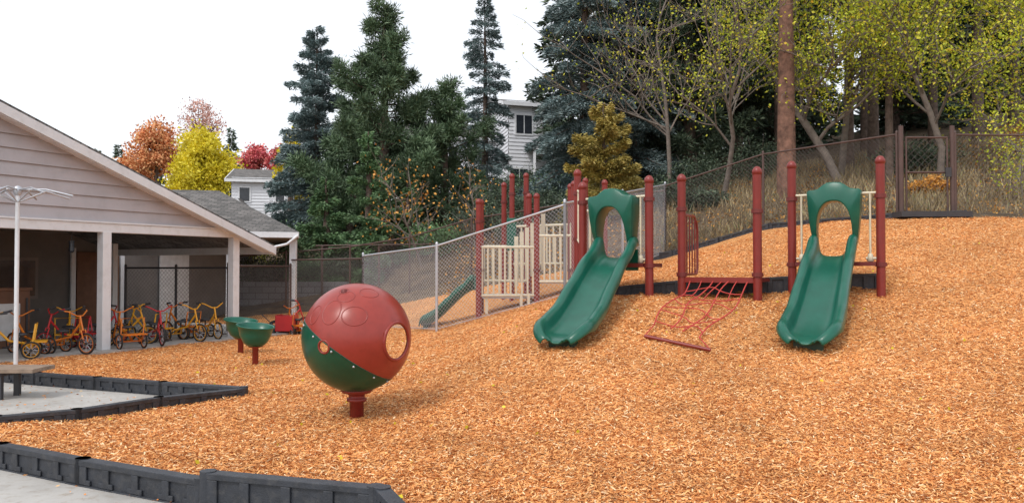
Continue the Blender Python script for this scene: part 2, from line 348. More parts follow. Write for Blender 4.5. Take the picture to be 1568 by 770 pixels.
bo=ball.modifiers.new('b','BOOLEAN'); bo.object=co; bo.operation='DIFFERENCE'; bo.solver='EXACT'
dg=bpy.context.evaluated_depsgraph_get(); dg.update()
nm=bpy.data.meshes.new_from_object(ball.evaluated_get(dg)); ball.modifiers.clear(); ball.data=nm; bpy.data.objects.remove(co)
nm.materials.clear(); nm.materials.append(m)
mb=MB(); th=np.linspace(0,2*np.pi,49)
def ringon(d,rr,tr,mat,ell=1.0):
    d=nrm(V(*d)); a=nrm(np.cross(d,V(0,0,1))); b2=np.cross(a,d)
    p=d*r+rr*np.cos(th)[:,None]*a+rr*ell*np.sin(th)[:,None]*b2; p=nrm(p)*(r-.004)+c
    mb.tube(p,tr,mat,8)
M['ballred']=pmat('ball_red_trim',(.26,.032,.024),.35)
ringon(holes[0][0],.204,.018,'ballred'); ringon(holes[2][0],.064,.011,'ballred'); ringon(holes[1][0],.315,.014,'ballred')
for d,rr,e in [((-.30,-.80,.52),.10,1.4),((-.08,-.62,.78),.09,.9),((-.62,-.62,.45),.07,1.5),((-.14,-.48,.87),.055,.8),((.30,-.45,.84),.1,.8),((.12,-.88,.45),.13,.8)]:
    ringon(d,rr,.0085,'ballred',e)
a=nrm(np.cross(pn,V(0,1,0))); b2=np.cross(pn,a); rs=math.sqrt(r*r-OFF**2)
mb.tube(c+pn*OFF+(rs-.002)*(np.cos(th)[:,None]*a+np.sin(th)[:,None]*b2),.008,'green_dk',6)
for t in np.linspace(0,6.28,14)[:-1]:
    p=c+pn*(OFF-.028)+(rs+.000)*(math.cos(t)*a+math.sin(t)*b2); mb.lathe(p,[(0,.012),(.010,.006),(.011,-.008),(0,-.01)],'galv',8)
q=c+nrm(V(-.14,-.48,.87))*(r+.005); mb.lathe(q,[(0,.02),(.03,.015),(.035,-.02)],'maroon_dk',14)
mb.obj('rims',root)
mb=MB(); x,y=c[0]+.0,c[1]
mb.lathe((x,y,0),[(0,.335),(.16,.33),(.17,.315),(.15,.29),(.085,.27),(.085,.235),(.105,.23),(.105,.20),(.075,.195),(.072,-.3)],'maroon',24)
mb.obj('pedestal',root)
# ------------------------------------------------------------------ bowl spinners
def spinner(x,y,rim):
    mb=MB(); z0=h1(x,y)
    pr=[(.0,rim-.33),(.12,rim-.33),(.19,rim-.27),(.25,rim-.15),(.275,rim-.03),(.30,rim-.015),(.31,rim),(.30,rim+.01),(.27,rim),(.24,rim-.13),(.17,rim-.24),(0,rim-.27)]
    n=28; th=np.arange(n)/n*2*np.pi; pr=np.array(pr)
    v=[]
    for rr,zz in pr:
        lift=.04*np.clip((zz-(rim-.2))/.2,0,1)*np.cos(th-2.6)
        v.append(np.stack([x+rr*np.cos(th),y+rr*np.sin(th),zz+lift],-1))
    k=len(pr);i=np.arange(k-1)[:,None]*n; j=np.arange(n)[None]; j2=(j+1)%n
    mb.add(np.array(v).reshape(-1,3),np.stack([i+j,i+j2,i+n+j2,i+n+j],-1).reshape(-1,4),'green',True)
    mb.lathe((x,y,0),[(.11,rim-.31),(.11,rim-.34),(.05,rim-.36),(.05,z0-.3)],'maroon',16)
    mb.obj('spinner_seat')
spinner(-4.17,13.4,.66); spinner(-5.0,15.2,.64)
# ------------------------------------------------------------------ play posts / slides
def post(mb,x,y,top,rad=.0635,base=None,bands=()):
    z=h1(x,y)-.5 if base is None else base
    mb.lathe((x,y,0),[(0,top),(rad*.5,top-.008),(rad*.85,top-.03),(rad*1.12,top-.06),(rad*1.14,top-.11),(rad*1.02,top-.115),(rad,top-.13),(rad,z)],'maroon',16)
    for zb in bands: mb.lathe((x,y,0),[(rad,zb+.03),(rad*1.3,zb+.028),(rad*1.3,zb-.028),(rad,zb-.03)],'maroon_dk',16,False)
def slide(parent,T,F,wt=.46,wf=.58,name='chute',mat='green',wall=.22):
    T=np.array(T,float);F=np.array(F,float); d=F-T; d[2]=0; L=np.linalg.norm(d); u=d/L; sd=V(-u[1],u[0],0)
    NS=44; rows=[]
    for k in range(NS):
        s=k/(NS-1); q=np.clip((s-.06)/.80,0,1); f=(q*q*(3-2*q))*.55+q*.45
        z=T[2]+(F[2]-T[2])*f
        e=np.clip((s-.86)/.14,0,1)
        z-=e**3*.06
        w=(wt+(wf-wt)*s**1.5)/2; w*=math.sqrt(max(0.10,1-.9*e**2.2))
        hh=wall*(1.0+.5*math.exp(-((s-.0)/.10)**2))*(1-.72*e**2) +.010*math.sin(s*26)*(1-e)
        sk=.13*(1-.5*e)
        p=T+u*(L*s); p[2]=z
        cs=[(-w-.085,hh-sk),(-w-.08,hh-.035),(-w-.06,hh-.004),(-w-.03,hh),(-w-.008,hh-.03),(-w*.97,hh*.45),(-w*.86,.05),(-w*.6,.01),(-w*.3,0),(0,0)]
        cs=cs+[(-a_,b_) for a_,b_ in cs[-2::-1]]
        rows.append([p+sd*a_+V(0,0,b_) for a_,b_ in cs])
    rows=np.array(rows); m_=rows.shape[1]; i=np.arange(NS-1)[:,None]*m_+np.arange(m_-1)[None]
    mb=MB(); mb.add(rows.reshape(-1,3),np.stack([i,i+1,i+1+m_,i+m_],-1).reshape(-1,4),mat,True)
    o=mb.obj(name,parent); so=o.modifiers.new('s','SOLIDIFY'); so.thickness=.035; so.offset=-1
    ss=o.modifiers.new('ss','SUBSURF'); ss.levels=1; ss.render_levels=1
    mb=MB(); pf=T+u*L*.9; pf[2]=F[2]; mb.obox(pf-V(0,0,.12),sd*wf*.3,u*.06,V(0,0,.12),'green_dk'); mb.obj('foot_support',parent)
    return o,u,sd
def arch(parent,c,u,sd,zb,W=.84,Hh=.93):
    s=W/.84; h=Hh/.95
    out=[(-.34,0),(-.36,.1),(-.385,.28),(-.405,.5),(-.415,.68),(-.425,.80),(-.405,.835),(-.33,.835),(-.25,.85),(-.18,.90),(-.11,.94),(0,.95)]
    inn=[(-.27,0),(-.275,.1),(-.28,.2),(-.275,.3),(-.26,.4),(-.24,.475),(-.215,.53),(-.18,.58),(-.14,.62),(-.095,.645),(-.05,.658),(0,.66)]
    out=out+[(-a_,b_) for a_,b_ in out[-2::-1]]; inn=inn+[(-a_,b_) for a_,b_ in inn[-2::-1]]
    k=len(out); c=np.array(c,float)
    def P(a_,b_,dd): return c+sd*a_*s+u*dd+V(0,0,zb+b_*h)
    def dep(b_): return .05+.14*math.sin(min(1,b_/.7)*math.pi/2)
    fo=[P(a_,b_,dep(b_)) for a_,b_ in out]; fi=[P(a_,b_,dep(b_)*1.3) for a_,b_ in inn]
    bo_=[P(a_,b_,-.10) for a_,b_ in out]; bi=[P(a_,b_,-.10) for a_,b_ in inn]
    v=fo+fi+bo_+bi; f=[]
    for i in range(k-1):
        f+= [[i,i+1,k+i+1,k+i],[2*k+i,3*k+i,3*k+i+1,2*k+i+1],[i,2*k+i,2*k+i+1,i+1],[k+i,k+i+1,3*k+i+1,3*k+i]]
    f+=[[0,k,3*k,2*k],[k-1,3*k-1,4*k-1,2*k-1]]
    mb=MB(); mb.add(v,f,'green'); 
    o=mb.obj('arch_hood',parent,bevel=.018); 
    for p in o.data.polygons: p.use_smooth=True
    mb=MB()
    for sg in(-1,1):
        a0=P(sg*.305,0,0); mb.tube([a0+V(0,0,.02),a0-V(0,0,.16)],.014,'dark',8)
        mb.lathe(a0-V(0,0,.05),[(0,.03),(.028,.02),(.028,-.02),(0,-.03)],'dark',10)
    mb.obj('straps',parent)
def slideset(pl,pr,T,F,topl,topr,deckz,zarch,aw=.60):
    root=empty('playground_slide')
    o,u,sd=slide(root,T,F)
    pl=V(*pl,0);pr=V(*pr,0); mid=(pl+pr)/2
    ax=nrm(pr-pl); nn=V(ax[1],-ax[0],0)
    if np.dot(nn,u)<0: nn=-nn
    mb=MB(); post(mb,pl[0],pl[1],topl,bands=(deckz-.05,deckz+.95)); post(mb,pr[0],pr[1],topr,bands=(deckz-.05,deckz+.95)); mb.obj('posts',root)
    mb=MB(); L=np.linalg.norm(pr-pl)
    mb.obox(mid-nn*.25+V(0,0,deckz-.04),ax*(L/2-.06),nn*.35,V(0,0,.03),'maroon_dk')
    for e,sg in((pl,1),(pr,-1)):
        for off in(.14,):
            p=e+ax*sg*off; mb.tube([p+V(0,0,deckz-.02),p+V(0,0,deckz+1.02)],.017,'cream',8)
            mb.lathe(p+V(0,0,deckz),[(0,.12),(.035,.1),(.05,.0),(0,-.02)],'cream',10)
        mb.tube([e+V(0,0,deckz+1.0),e+ax*sg*.26+V(0,0,deckz+1.0)],.02,'cream',8)
        mb.tube([e+V(0,0,deckz+.04),e+ax*sg*.2+V(0,0,deckz+.04)],.02,'cream',8)
    mb.obj('guard_rails',root)
    arch(root,mid,nn,ax,zarch,W=L*aw)
    return root,ax,nn,mid
r1,ax,nn,mid=slideset((1.12,13.0),(2.06,12.35),(1.62,12.65,1.72),(.53,10.02,.72),2.96,2.99,1.68,1.88,aw=.66)
mb=MB(); post(mb,1.15,14.4,3.33,bands=(2.1,2.9))
mb.obox(mid+ax*.30+nn*.03+V(0,0,1.72),ax*.10,nn*.02,V(0,0,.16),'green'); mb.tube([(1.12,13.0,2.75),(1.15,14.4,2.95)],.02,'cream'); mb.tube([(1.12,13.0,1.9),(1.15,14.4,2.1)],.02,'cream')
for t in np.linspace(.12,.9,6):
    p=V(1.12,13.0,0)*(1-t)+V(1.15,14.4,0)*t; mb.tube([p+V(0,0,1.9+.2*t),p+V(0,0,2.75+.2*t)],.014,'cream',6)
mb.obj('side_rail',r1)
r2,ax,nn,mid=slideset((4.29,12.6),(5.38,12.0),(4.80,12.28,1.74),(3.52,9.90,.72),3.24,3.24,1.70,1.94)
# ------------------------------------------------------------------ net climber
root=empty('net_climber'); mb=MB()
a=V(2.60,12.6,0); b_=V(3.55,11.9,0); post(mb,a[0],a[1],3.04,bands=(1.5,2.5)); post(mb,b_[0],b_[1],3.07,bands=(1.5,2.42)); mb.obj('posts',root)
mb=MB(); ax=nrm(b_-a); nn=V(ax[1],-ax[0],0); nn=nn if nn[1]<0 else -nn
mb.beam(a+V(0,0,1.42),b_+V(0,0,1.42),.05,.08,'maroon'); mb.obox((a+b_)/2-nn*.4+V(0,0,1.42),ax*.5,nn*.38,V(0,0,.03),'maroon_dk')
mb.obj('deck',root)
mb=MB()
pb=a+V(.42,.75,0); zz=1.5; dv=(pb-a)
lp=[]
for t,z in((.12,1.5),(.12,2.32),(.2,2.42),(.75,2.42),(.9,2.32),(.95,2.2),(.95,1.6),(.88,1.5),(.12,1.5)): lp.append(a+dv*t+V(0,0,z))
mb.tube(lp,.02,'maroon',8)
for t in(.3,.46,.62,.79): mb.tube([a+dv*t+V(0,0,1.5),a+dv*t+V(0,0,2.42)],.012,'maroon',6)
mb.obj('guard_rail',root)
mb=MB(); f0=V(1.68,10.45,h1(1.68,10.45)+.04); f1=V(2.42,10.05,h1(2.42,10.05)+.04)
mb.tube([f0,f1],.024,'maroon',8)
t0=a+ax*.15+V(0,0,1.40)+nn*.03; t1=b_-ax*.10+V(0,0,1.40)+nn*.03
ff0=f0+V(.16,.35,.06); ff1=f1+V(-.02,.35,.06)
def net(s,t):
    p=(t0*(1-s)+t1*s)*(1-t)+(ff0*(1-s)+ff1*s)*t; p=p.copy(); p[2]-=.05*math.sin(math.pi*t); p+=ax*.05*math.sin(t*7+s*5)+nn*.03*math.sin(s*11+t*9)
    g_=h1(p[0],p[1])+.07; p[2]=max(p[2],g_); return p
for j in range(4): mb.tube([net(j/3,t) for t in np.linspace(0,1,14)],.010,'redrope',6)
for i in range(1,7):
    t=i/6.5; mb.tube([net(s,t+.05*math.sin(s*6.3+i*2.1)) for s in np.linspace(0,1,13)],.008,'redrope',6)
for j in range(3):
    mb.tube([net((j+.5)/3,t) for t in np.linspace(0,.3,5)],.008,'redrope',6)
for s in(0,1): mb.tube([net(s,1),(f0 if s==0 else f1)],.008,'redrope',6)
mb.obj('rope_net',root)
# ------------------------------------------------------------------ rear play structure
root=empty('play_structure'); mb=MB()
PP=[(-.72,17.8,3.1),(.54,18.0,3.24),(-.72,19.2,3.2),(.40,19.3,3.35),(.0,20.0,3.9),(.35,20.3,3.95),(1.35,19.0,3.55),(1.75,19.6,3.75),(-.2,20.6,3.75),(1.35,17.9,3.5),(2.1,18.6,3.6)]
for x,y,t in PP: post(mb,x,y,t,bands=(t-.5,1.55))
mb.obj('posts',root)
mb=MB()
def panel(p,q,z0,z1,nb):
    p=V(*p,0);q=V(*q,0)
    mb.tube([p+V(0,0,z1),q+V(0,0,z1)],.03,'cream'); mb.tube([p+V(0,0,z0),q+V(0,0,z0)],.03,'cream')
    for t in np.linspace(.06,.94,nb):
        m_=p*(1-t)+q*t; mb.tube([m_+V(0,0,z0),m_+V(0,0,z1)],.024,'cream',6)
panel((-.72,17.8),(.54,18.0),1.0,2.05,10); panel((-.72,17.8),(-.72,19.2),1.2,2.05,6)
panel((.54,18.0),(1.35,17.9),1.3,2.3,7); panel((1.35,17.9),(1.35,19),1.6,2.6,6); panel((.0,20.0),(1.35,19.0),1.7,2.6,9); panel((.4,19.3),(-.72,19.2),1.3,2.1,6); panel((1.35,19.0),(2.1,18.6),1.8,2.9,8)
for x in(-.55,.2,.36): mb.box(x-.03,x+.03,17.86,17.92,.6,1.05,'cream')
mb.obj('guard_panels',root)
mb=MB(); mb.box(-.65,.5,18.05,19.2,.93,1.0,'galv'); mb.box(.5,1.35,18.1,19.1,1.25,1.32,'galv'); mb.obj('decks',root)
mb=MB()
for i in range(6):
    x=.05+i*.12; mb.box(x,x+.09,18.3,18.36,1.2+.07*i,2.3+.1*i,'cream')
mb.obj('climbing_panel',root)
mb=MB(); mb.box(-.12,.10,19.0,19.06,2.0,2.75,'green'); mb.obj('green_panel',root,bevel=.02)
slide(root,(-.8,18.5,1.1),(-2.05,18.75,h1(-2.05,18.75)+.1),.42,.46,'small_chute')
# ------------------------------------------------------------------ fences
def chain(name,pts,h,wire='wire',pmat_='galv',rad=.03,base=None,postr=None,step=.085,wt=.0045,top_extra=.05,maxspan=2.6,rails=True):
    mb=MB(); P=[]
    for a,b_ in zip(pts[:-1],pts[1:]):
        a=V(*a);b_=V(*b_); k=max(1,round(np.linalg.norm(b_-a)/maxspan))
        for i in range(k): P.append(a+(b_-a)*i/k)
    P.append(V(*pts[-1])); P=[V(p[0],p[1],h1(p[0],p[1]) if base is None else base) for p in P]
    for p in P:
        mb.tube([p-V(0,0,.3),p+V(0,0,h+top_extra)],rad if postr is None else postr,pmat_,10)
        mb.lathe(p+V(0,0,h+top_extra),[(0,.04),(rad*.8,.025),(rad*1.15,0)],pmat_,10)
    for a,b_ in zip(P[:-1],P[1:]):
        mb.tube([a+V(0,0,h),b_+V(0,0,h)],.021,pmat_,8)
        if rails: mb.tube([a+V(0,0,.06),b_+V(0,0,.06)],.006,wire,4)
        d=b_-a; L=math.hypot(d[0],d[1]); n2=nrm(V(-d[1],d[0],0))
        hh=h-.04; N=int((L+hh)/step)
        vs=[];fs=[]
        for sg in(1,-1):
            for i in range(N):
                c0=-hh+i*step
                u0,u1=max(0,c0),min(L,c0+hh)
                if u1<=u0: continue
                va,vb=u0-c0,u1-c0
                if sg<0: va,vb=hh-va,hh-vb
                A=a+d*(u0/L)+V(0,0,va+.03); B=a+d*(u1/L)+V(0,0,vb+.03)
                t=nrm(B-A); w1=nrm(np.cross(t,n2))*wt/2; w2=n2*wt/2+0
                s_=len(vs); vs+= [A+w1,A+w2,A-w1,A-w2,B+w1,B+w2,B-w1,B-w2]
                for q in range(4): fs.append([s_+q,s_+(q+1)%4,s_+4+(q+1)%4,s_+4+q])
        mb.add(vs,fs,wire)
    return mb.obj(name)
chain('chain_link_fence',[(-3.8,21),(-1.6,17.5),(1.04,16.2)],1.82,maxspan=3.6,wt=.005)
chain('chain_link_fence',[(1.04,16.2),(4.1,22)],1.85,maxspan=3.3,wt=.005)
chain('chain_link_fence',[(4.1,22),(6.3,20.6),(8.3,17.7)],1.82,'dwire','brown',wt=.006,step=.1)
chain('chain_link_fence',[(9.5,17.6),(11.6,17.6),(16,17.6)],1.75,'dwire','brown',wt=.006,step=.1)
chain('chain_link_fence',[(-6.4,23.7),(-3.8,21)],1.75,'dwire','brown',wt=.006,step=.1)
chain('chain_link_fence',[(-6.9,20.0),(-6.35,23.6)],1.6,'dwire','brown',wt=.006,step=.1,base=.05)
chain('chain_link_fence',[(-9.2,19.6),(-6.45,18.75)],1.55,'dwire','dark',wt=.006,step=.1,base=.05,maxspan=1.4)
chain('chain_link_fence',[(-9,25.6),(-5,25.4),(-1.2,24.4),(1.5,22.9),(4.1,22.0)],1.7,'dwire','brown',wt=.006,step=.12)
root=empty('fence_gate'); mb=MB()
z=h1(8.8,17.6)
for x in(8.35,9.45): mb.tube([(x,17.62,z-.4),(x,17.62,z+1.95)],.05,'brown',12)
for x in(8.46,9.34): mb.tube([(x,17.62,z+.08),(x,17.62,z+1.72)],.022,'brown',8)
for zz in(.1,.95,1.7): mb.tube([(8.46,17.62,z+zz),(9.34,17.62,z+zz)],.022,'brown',8)
for i in range(17):
    for sg in(1,-1):
        x0=8.46-1.6+i*.15; A=V(x0,17.62,z+.1);B=V(x0+1.6,17.62,z+1.7)
        ta=max(0,(8.46-x0)/1.6);tb=min(1,(9.34-x0)/1.6)
        if tb<=ta: continue
        p=A+(B-A)*ta;q=A+(B-A)*tb
        if sg<0: p[2]=2*z+1.8-p[2];q[2]=2*z+1.8-q[2]
        mb.tube([p,q],.003,'dwire',4,caps=False)
mb.obj('frame',root); mb=MB(); mb.box(9.28,9.40,17.56,17.60,z+.85,z+1.05,'dark'); mb.obj('latch',root)
mb=MB(); mb.box(8.2,9.7,17.3,17.75,z-.02,z+.10,'dark'); mb.obj('sill',root)
mb=MB()
for x,y in((-6.0,26.0),(-4.2,26),(-2.4,26)): mb.tube([(x,y,0),(x,y,2.3)],.04,'brown')
mb.tube([(-6.2,26,2.3),(-1.6,25.9,2.36)],.022,'brown'); mb.obj('pipe_frame')
mb=MB(); mb.box(-14,-1.3,26.3,26.6,-.1,1.15,'block'); mb.obj('retaining_wall',bevel=.01)
# ------------------------------------------------------------------ shed
root=empty('carport_shed')
O=V(-5.63,19.4,0); Uu=V(-.463,-.886,0); Ww=V(-.886,.463,0)
def S(u,w,z): return O+Uu*u+Ww*w+V(0,0,z)
sl=.356; RZ=lambda u: 2.13+sl*(u-.3)
UR=8.6; ZR=RZ(UR); UE=2*UR-.3
rz=lambda u: RZ(u) if u<=UR else RZ(2*UR-u)
mb=MB(); WB=11.
for ua,ub in((.3,UR),(UR,UE)):
    za,zb=rz(ua),rz(ub)
    mb.add([S(ua,-.32,za),S(ub,-.32,zb),S(ub,WB,zb),S(ua,WB,za),S(ua,-.32,za-.05),S(ub,-.32,zb-.05),S(ub,WB,zb-.05),S(ua,WB,za-.05)],[[0,1,2,3],[4,7,6,5],[0,4,5,1],[2,6,7,3],[0,3,7,4],[1,5,6,2]],'shingle')
mb.obj('roof',root)
mb=MB()
for ua,ub in((.27,UR),(UR,UE+.03)):
    za,zb=rz(max(ua,.3))-.055,rz(min(ub,UE))-.055
    for dw,t_,hh in((-.35,.03,.17),(-.31,.03,.06)):
        zo=0 if hh>.1 else -.12
        mb.add([S(ua,dw,za+zo),S(ub,dw,zb+zo),S(ub,dw+t_,zb+zo),S(ua,dw+t_,za+zo),S(ua,dw,za-hh+zo),S(ub,dw,zb-hh+zo),S(ub,dw+t_,zb-hh+zo),S(ua,dw+t_,za-hh+zo)],[[0,1,2,3],[4,7,6,5],[0,4,5,1],[2,6,7,3],[0,3,7,4],[1,5,6,2]],'white')
mb.obox(S(.28,WB/2-.2,2.0),Ww*(WB/2),Uu*.02,V(0,0,.085),'white')
za,zb=rz(.32)-.19,rz(UR)-.19
mb.add([S(.32,-.31,za),S(UR,-.31,zb),S(UR,.02,zb),S(.32,.02,za)],[[0,1,2,3]],'white')
mb.obox(S(7,-.03,2.35),Uu*6.1,Ww*.03,V(0,0,.08),'white')
mb.obox(S(7,-.05,2.45),Uu*6.1,Ww*.035,V(0,0,.015),'white')
mb.obox(S(7,.12,2.33),Uu*6.1,Ww*.07,V(0,0,.06),'white')
mb.obj('trim',root)
mb=MB(); z=2.46; st=.235
while z<ZR-.3:
    z2=min(z+st,ZR-.28)
    ul=lambda zz:(zz+.17-2.13)/sl+.3
    a0,a1=ul(z),ul(z2)
    b0,b1=2*UR-a0,2*UR-a1
    o0,o1=-.038,-.002
    mb.add([S(a0,o0,z),S(b0,o0,z),S(b1,o1,z2),S(a1,o1,z2)],[[0,1,2,3]],'siding')
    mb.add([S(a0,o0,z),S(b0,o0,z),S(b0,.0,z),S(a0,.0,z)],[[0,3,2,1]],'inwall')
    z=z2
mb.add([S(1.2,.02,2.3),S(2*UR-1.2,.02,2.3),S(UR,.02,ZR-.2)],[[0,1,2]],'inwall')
mb.obj('gable_siding',root)
mb=MB()
for u in(1.2,4.4,7.6,10.8): mb.obox(S(u,.02,1.13),Uu*.09,Ww*.085,V(0,0,1.15),'white'); 
for w in(4.2,8.0): mb.obox(S(1.1,w,1.1),Uu*.07,Ww*.07,V(0,0,1.1),'white')
mb.obj('posts',root,bevel=.008)
mb=MB()
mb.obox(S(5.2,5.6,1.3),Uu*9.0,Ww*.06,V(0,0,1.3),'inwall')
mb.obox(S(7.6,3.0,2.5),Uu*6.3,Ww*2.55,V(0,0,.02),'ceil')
mb.obj('walls',root)
mb=MB()
mb.obox(S(6.35,5.5,1.85),Uu*.26,Ww*.02,V(0,0,.24),'white'); mb.obox(S(6.35,5.47,1.85),Uu*.19,Ww*.012,V(0,0,.17),'glass')
mb.obox(S(3.3,5.5,1.35),Uu*1.1,Ww*.02,V(0,0,.5),'ceil'); mb.obox(S(3.3,5.46,1.35),Uu*1.0,Ww*.02,V(0,0,.42),'glass')
for u in(1.3,-.1): mb.obox(S(u,5.48,1.05),Uu*.06,Ww*.03,V(0,0,1.05),'white')
mb.obox(S(.6,5.48,1.0),Uu*.6,Ww*.02,V(0,0,1.0),'cab'); mb.obox(S(-1.8,5.48,1.0),Uu*.5,Ww*.02,V(0,0,1.0),'paper')
mb.obj('windows_and_door',root)
mb=MB(); mb.obox(S(7.8,5.0,-.0),Uu*9.5,Ww*5.3,V(0,0,.07),'conc'); mb.obj('floor_slab',root)
def cupboard():
    mb=MB(); c=S(5.1,2.0,.07)
    mb.obox(c+V(0,0,.55),Uu*.40,Ww*.2,V(0,0,.55),'cab'); mb.obox(c+V(0,0,1.12),Uu*.43,Ww*.23,V(0,0,.03),'cab'); mb.obox(c+V(0,0,.5)-Ww*.21,Uu*.2,Ww*.008,V(0,0,.35),'paper')
    for s_ in(-1,1): mb.obox(c+Uu*s_*.33-Ww*.215+V(0,0,.5),Uu*.02,Ww*.012,V(0,0,.45),'dark')
    mb.obj('wooden_cupboard',bevel=.008)
cupboard()
mb=MB()
for i in range(3):
    c=S(5.9+i*.55,2.4,.07); mb.obox(c+V(0,0,.72),Uu*.25,Ww*.2,V(0,0,.02),'cab')
    for a_ in(-1,1):
        for b2 in(-1,1): mb.obox(c+Uu*a_*.21+Ww*b2*.16+V(0,0,.36),Uu*.02,Ww*.02,V(0,0,.35),'dark')
    mb.obox(c+V(0,0,1.0)+Ww*.19,Uu*.25,Ww*.015,V(0,0,.2),'cab')
mb.obj('stacked_chairs')
mb=MB(); c=S(4.8,.4,2.2); mb.tube([c+V(0,0,.06),c-V(0,0,.1)],.01,'dark'); mb.lathe(c-V(0,0,.12),[(0,.03),(.06,.02),(.06,0),(.045,-.01),(.05,-.16),(.02,-.2),(0,-.2)],'glass',8,False); mb.obj('hanging_lantern')
# second building with hip roof
root=empty('school_building'); mb=MB()
C=V(-6.05,23.3,2.62);Dl=V(-13.5,21.2,2.62);B=V(-9.7,27.2,4.15);Bl=V(-14.5,26.0,4.15);E=V(-8.2,31,2.62); El=V(-15,30,2.62)
up=V(0,0,.06)
mb.add([C,Dl,Bl,B],[[0,3,2,1]],'shingle'); mb.add([C,B,E],[[0,2,1]],'shingle'); mb.add([E,B,Bl,El],[[0,1,2,3]],'shingle')
mb.add([C-up,Dl-up,Bl-up*2,B-up*2],[[0,1,2,3]],'inwall')
mb.obj('roof',root)
mb=MB()
mb.beam(C-V(0,0,.09),Dl-V(0,0,.09),.03,.16,'white'); mb.beam(C-V(0,0,.09),E-V(0,0,.09),.03,.16,'white')
mb.add([C-V(0,0,.17),Dl-V(0,0,.17),El-V(0,0,.17),E-V(0,0,.17)],[[0,1,2,3]],'ceil')
mb.tube([C+V(.0,-.03,-.1),C+V(-.3,-.1,-.35),C+V(-.9,-.3,-.5),C+V(-.9,-.3,-.6)],.035,'white')
mb.obox(V(-6.3,23.7,1.2),V(.09,0,0),V(0,.09,0),V(0,0,1.25),'white')
mb.obox(V(-8.0,23.3,1.2),V(.07,0,0),V(0,.07,0),V(0,0,1.22),'white')
mb.obj('trim_and_posts',root,bevel=.006)
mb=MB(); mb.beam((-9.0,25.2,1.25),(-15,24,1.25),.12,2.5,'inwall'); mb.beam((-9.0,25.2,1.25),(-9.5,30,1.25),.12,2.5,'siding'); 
mb.obj('walls',root)
mb=MB(); mb.beam((-10,24.95,1.2),(-10.9,24.77,1.2),.05,2.0,'cab'); mb.beam((-9.3,25.0,1.5),(-9.8,24.9,1.5),.05,.9,'white'); mb.obj('door_and_window',root)
# ------------------------------------------------------------------ tricycles
def trike(x,y,rot,col,s=1.0,z=.07,kind=0):
    mb=MB(); 
    def wheel(c,r_,ax,t=.016):
        c=V(*c); th=np.linspace(0,2*np.pi,21); 
        p=np.stack([c[0]+r_*np.cos(th),np.full(21,c[1]),c[2]+r_*np.sin(th)],-1); mb.tube(p,t,'rubber',6)
        mb.tube(np.stack([c[0]+r_*.86*np.cos(th),np.full(21,c[1]),c[2]+r_*.86*np.sin(th)],-1),t*.5,col,5)
        for a_ in np.arange(4)*math.pi/4: mb.tube([c+V(math.cos(a_),0,math.sin(a_))*r_*.85,c-V(math.cos(a_),0,math.sin(a_))*r_*.85],.006,'galv',4)
        mb.tube([c-V(0,.035,0),c+V(0,.035,0)],.025,'dark',8)
    fr,rr=.17,.13
    wheel((.38,0,fr),fr,0); wheel((-.28,.22,rr),rr,0); wheel((-.28,-.22,rr),rr,0)
    mb.tube([(-.28,-.22,rr),(-.28,.22,rr)],.014,col,6)
    for sg in(-1,1):
        mb.tube([(.38,sg*.045,fr),(.31,sg*.045,fr+.24)],.012,col,6)
        mb.tube([(.38,sg*.02,fr),(.38,sg*.11,fr-.07*sg)],.01,'dark',6); mb.obox(V(.38,sg*.13,fr-.07*sg),V(.045,0,0),V(0,.035,0),V(0,0,.012),'dark')
    mb.tube([(.31,0,fr+.22),(.24,0,.64)],.017,col,8)
    mb.tube([(.14,-.24,.73),(.19,-.20,.72),(.24,-.06,.64),(.24,.06,.64),(.19,.20,.72),(.14,.24,.73)],.012,col,8)
    for sg in(-1,1): mb.tube([(.15,sg*.23,.727),(.05,sg*.25,.74)],.018,'dark',8)
    mb.tube([(.27,0,fr+.36),(.05,0,.28),(-.15,0,.24),(-.28,0,rr+.02)],.02,col,8)
    mb.tube([(-.28,.18,rr),(-.2,.1,.22),(-.12,0,.24),(-.2,-.1,.22),(-.28,-.18,rr)],.015,col,8)
    mb.tube([(-.12,0,.24),(-.12,0,.36)],.016,'dark',8)
    mb.lathe((-.12,0,.37),[(0,.035),(.07,.03),(.11,.01),(.10,-.01),(0,-.015)],'dark',12)
    if kind==1:
        mb.tube([(-.28,.2,rr),(-.34,.2,.55),(-.34,-.2,.55),(-.28,-.2,rr)],.013,col,6); mb.obox(V(-.38,0,.26),V(.12,0,0),V(0,.19,0),V(0,0,.012),col)
    o=mb.obj('tricycle'); o.location=(x,y,z); o.rotation_euler=(0,0,rot); o.scale=(s,)*3
tr=[(6.95,-.25,'yellow',0),(6.1,-.1,'yellow',1),(5.55,.35,'orange',0),(5.15,-.2,'orange',0),(4.75,.5,'red',1),(3.95,-.15,'orange',1),(3.5,.4,'yellow',0),(3.2,-.1,'red',0),(2.9,.6,'yellow',1),(2.4,0,'yellow',0),(2.0,.6,'orange',1),(1.7,.1,'yellow',0),(3.7,.9,'red',1),(4.4,.9,'yellow',1),(6.6,.7,'orange',0)]
for i,(u,w,col,kd) in enumerate(tr):
    p=S(u,w+.15,0); trike(p[0],p[1],[-.6,3.6,2.7,-.3,4.2,2.4,.2,-.9,3.0,-.4,2.8,-.7,1,2,0][i],col,1.05,kind=kd)
trike(-5.6,20.6,.3,'red',1.1,h1(-5.6,20.6)); trike(-5.2,19.7,2.3,'orange',1.0,h1(-5.2,19.7),1)
mb=MB(); x,y=-5.35,19.6; z=h1(x,y)
mb.box(x-.2,x+.2,y-.25,y+.25,z+.12,z+.16,'red')
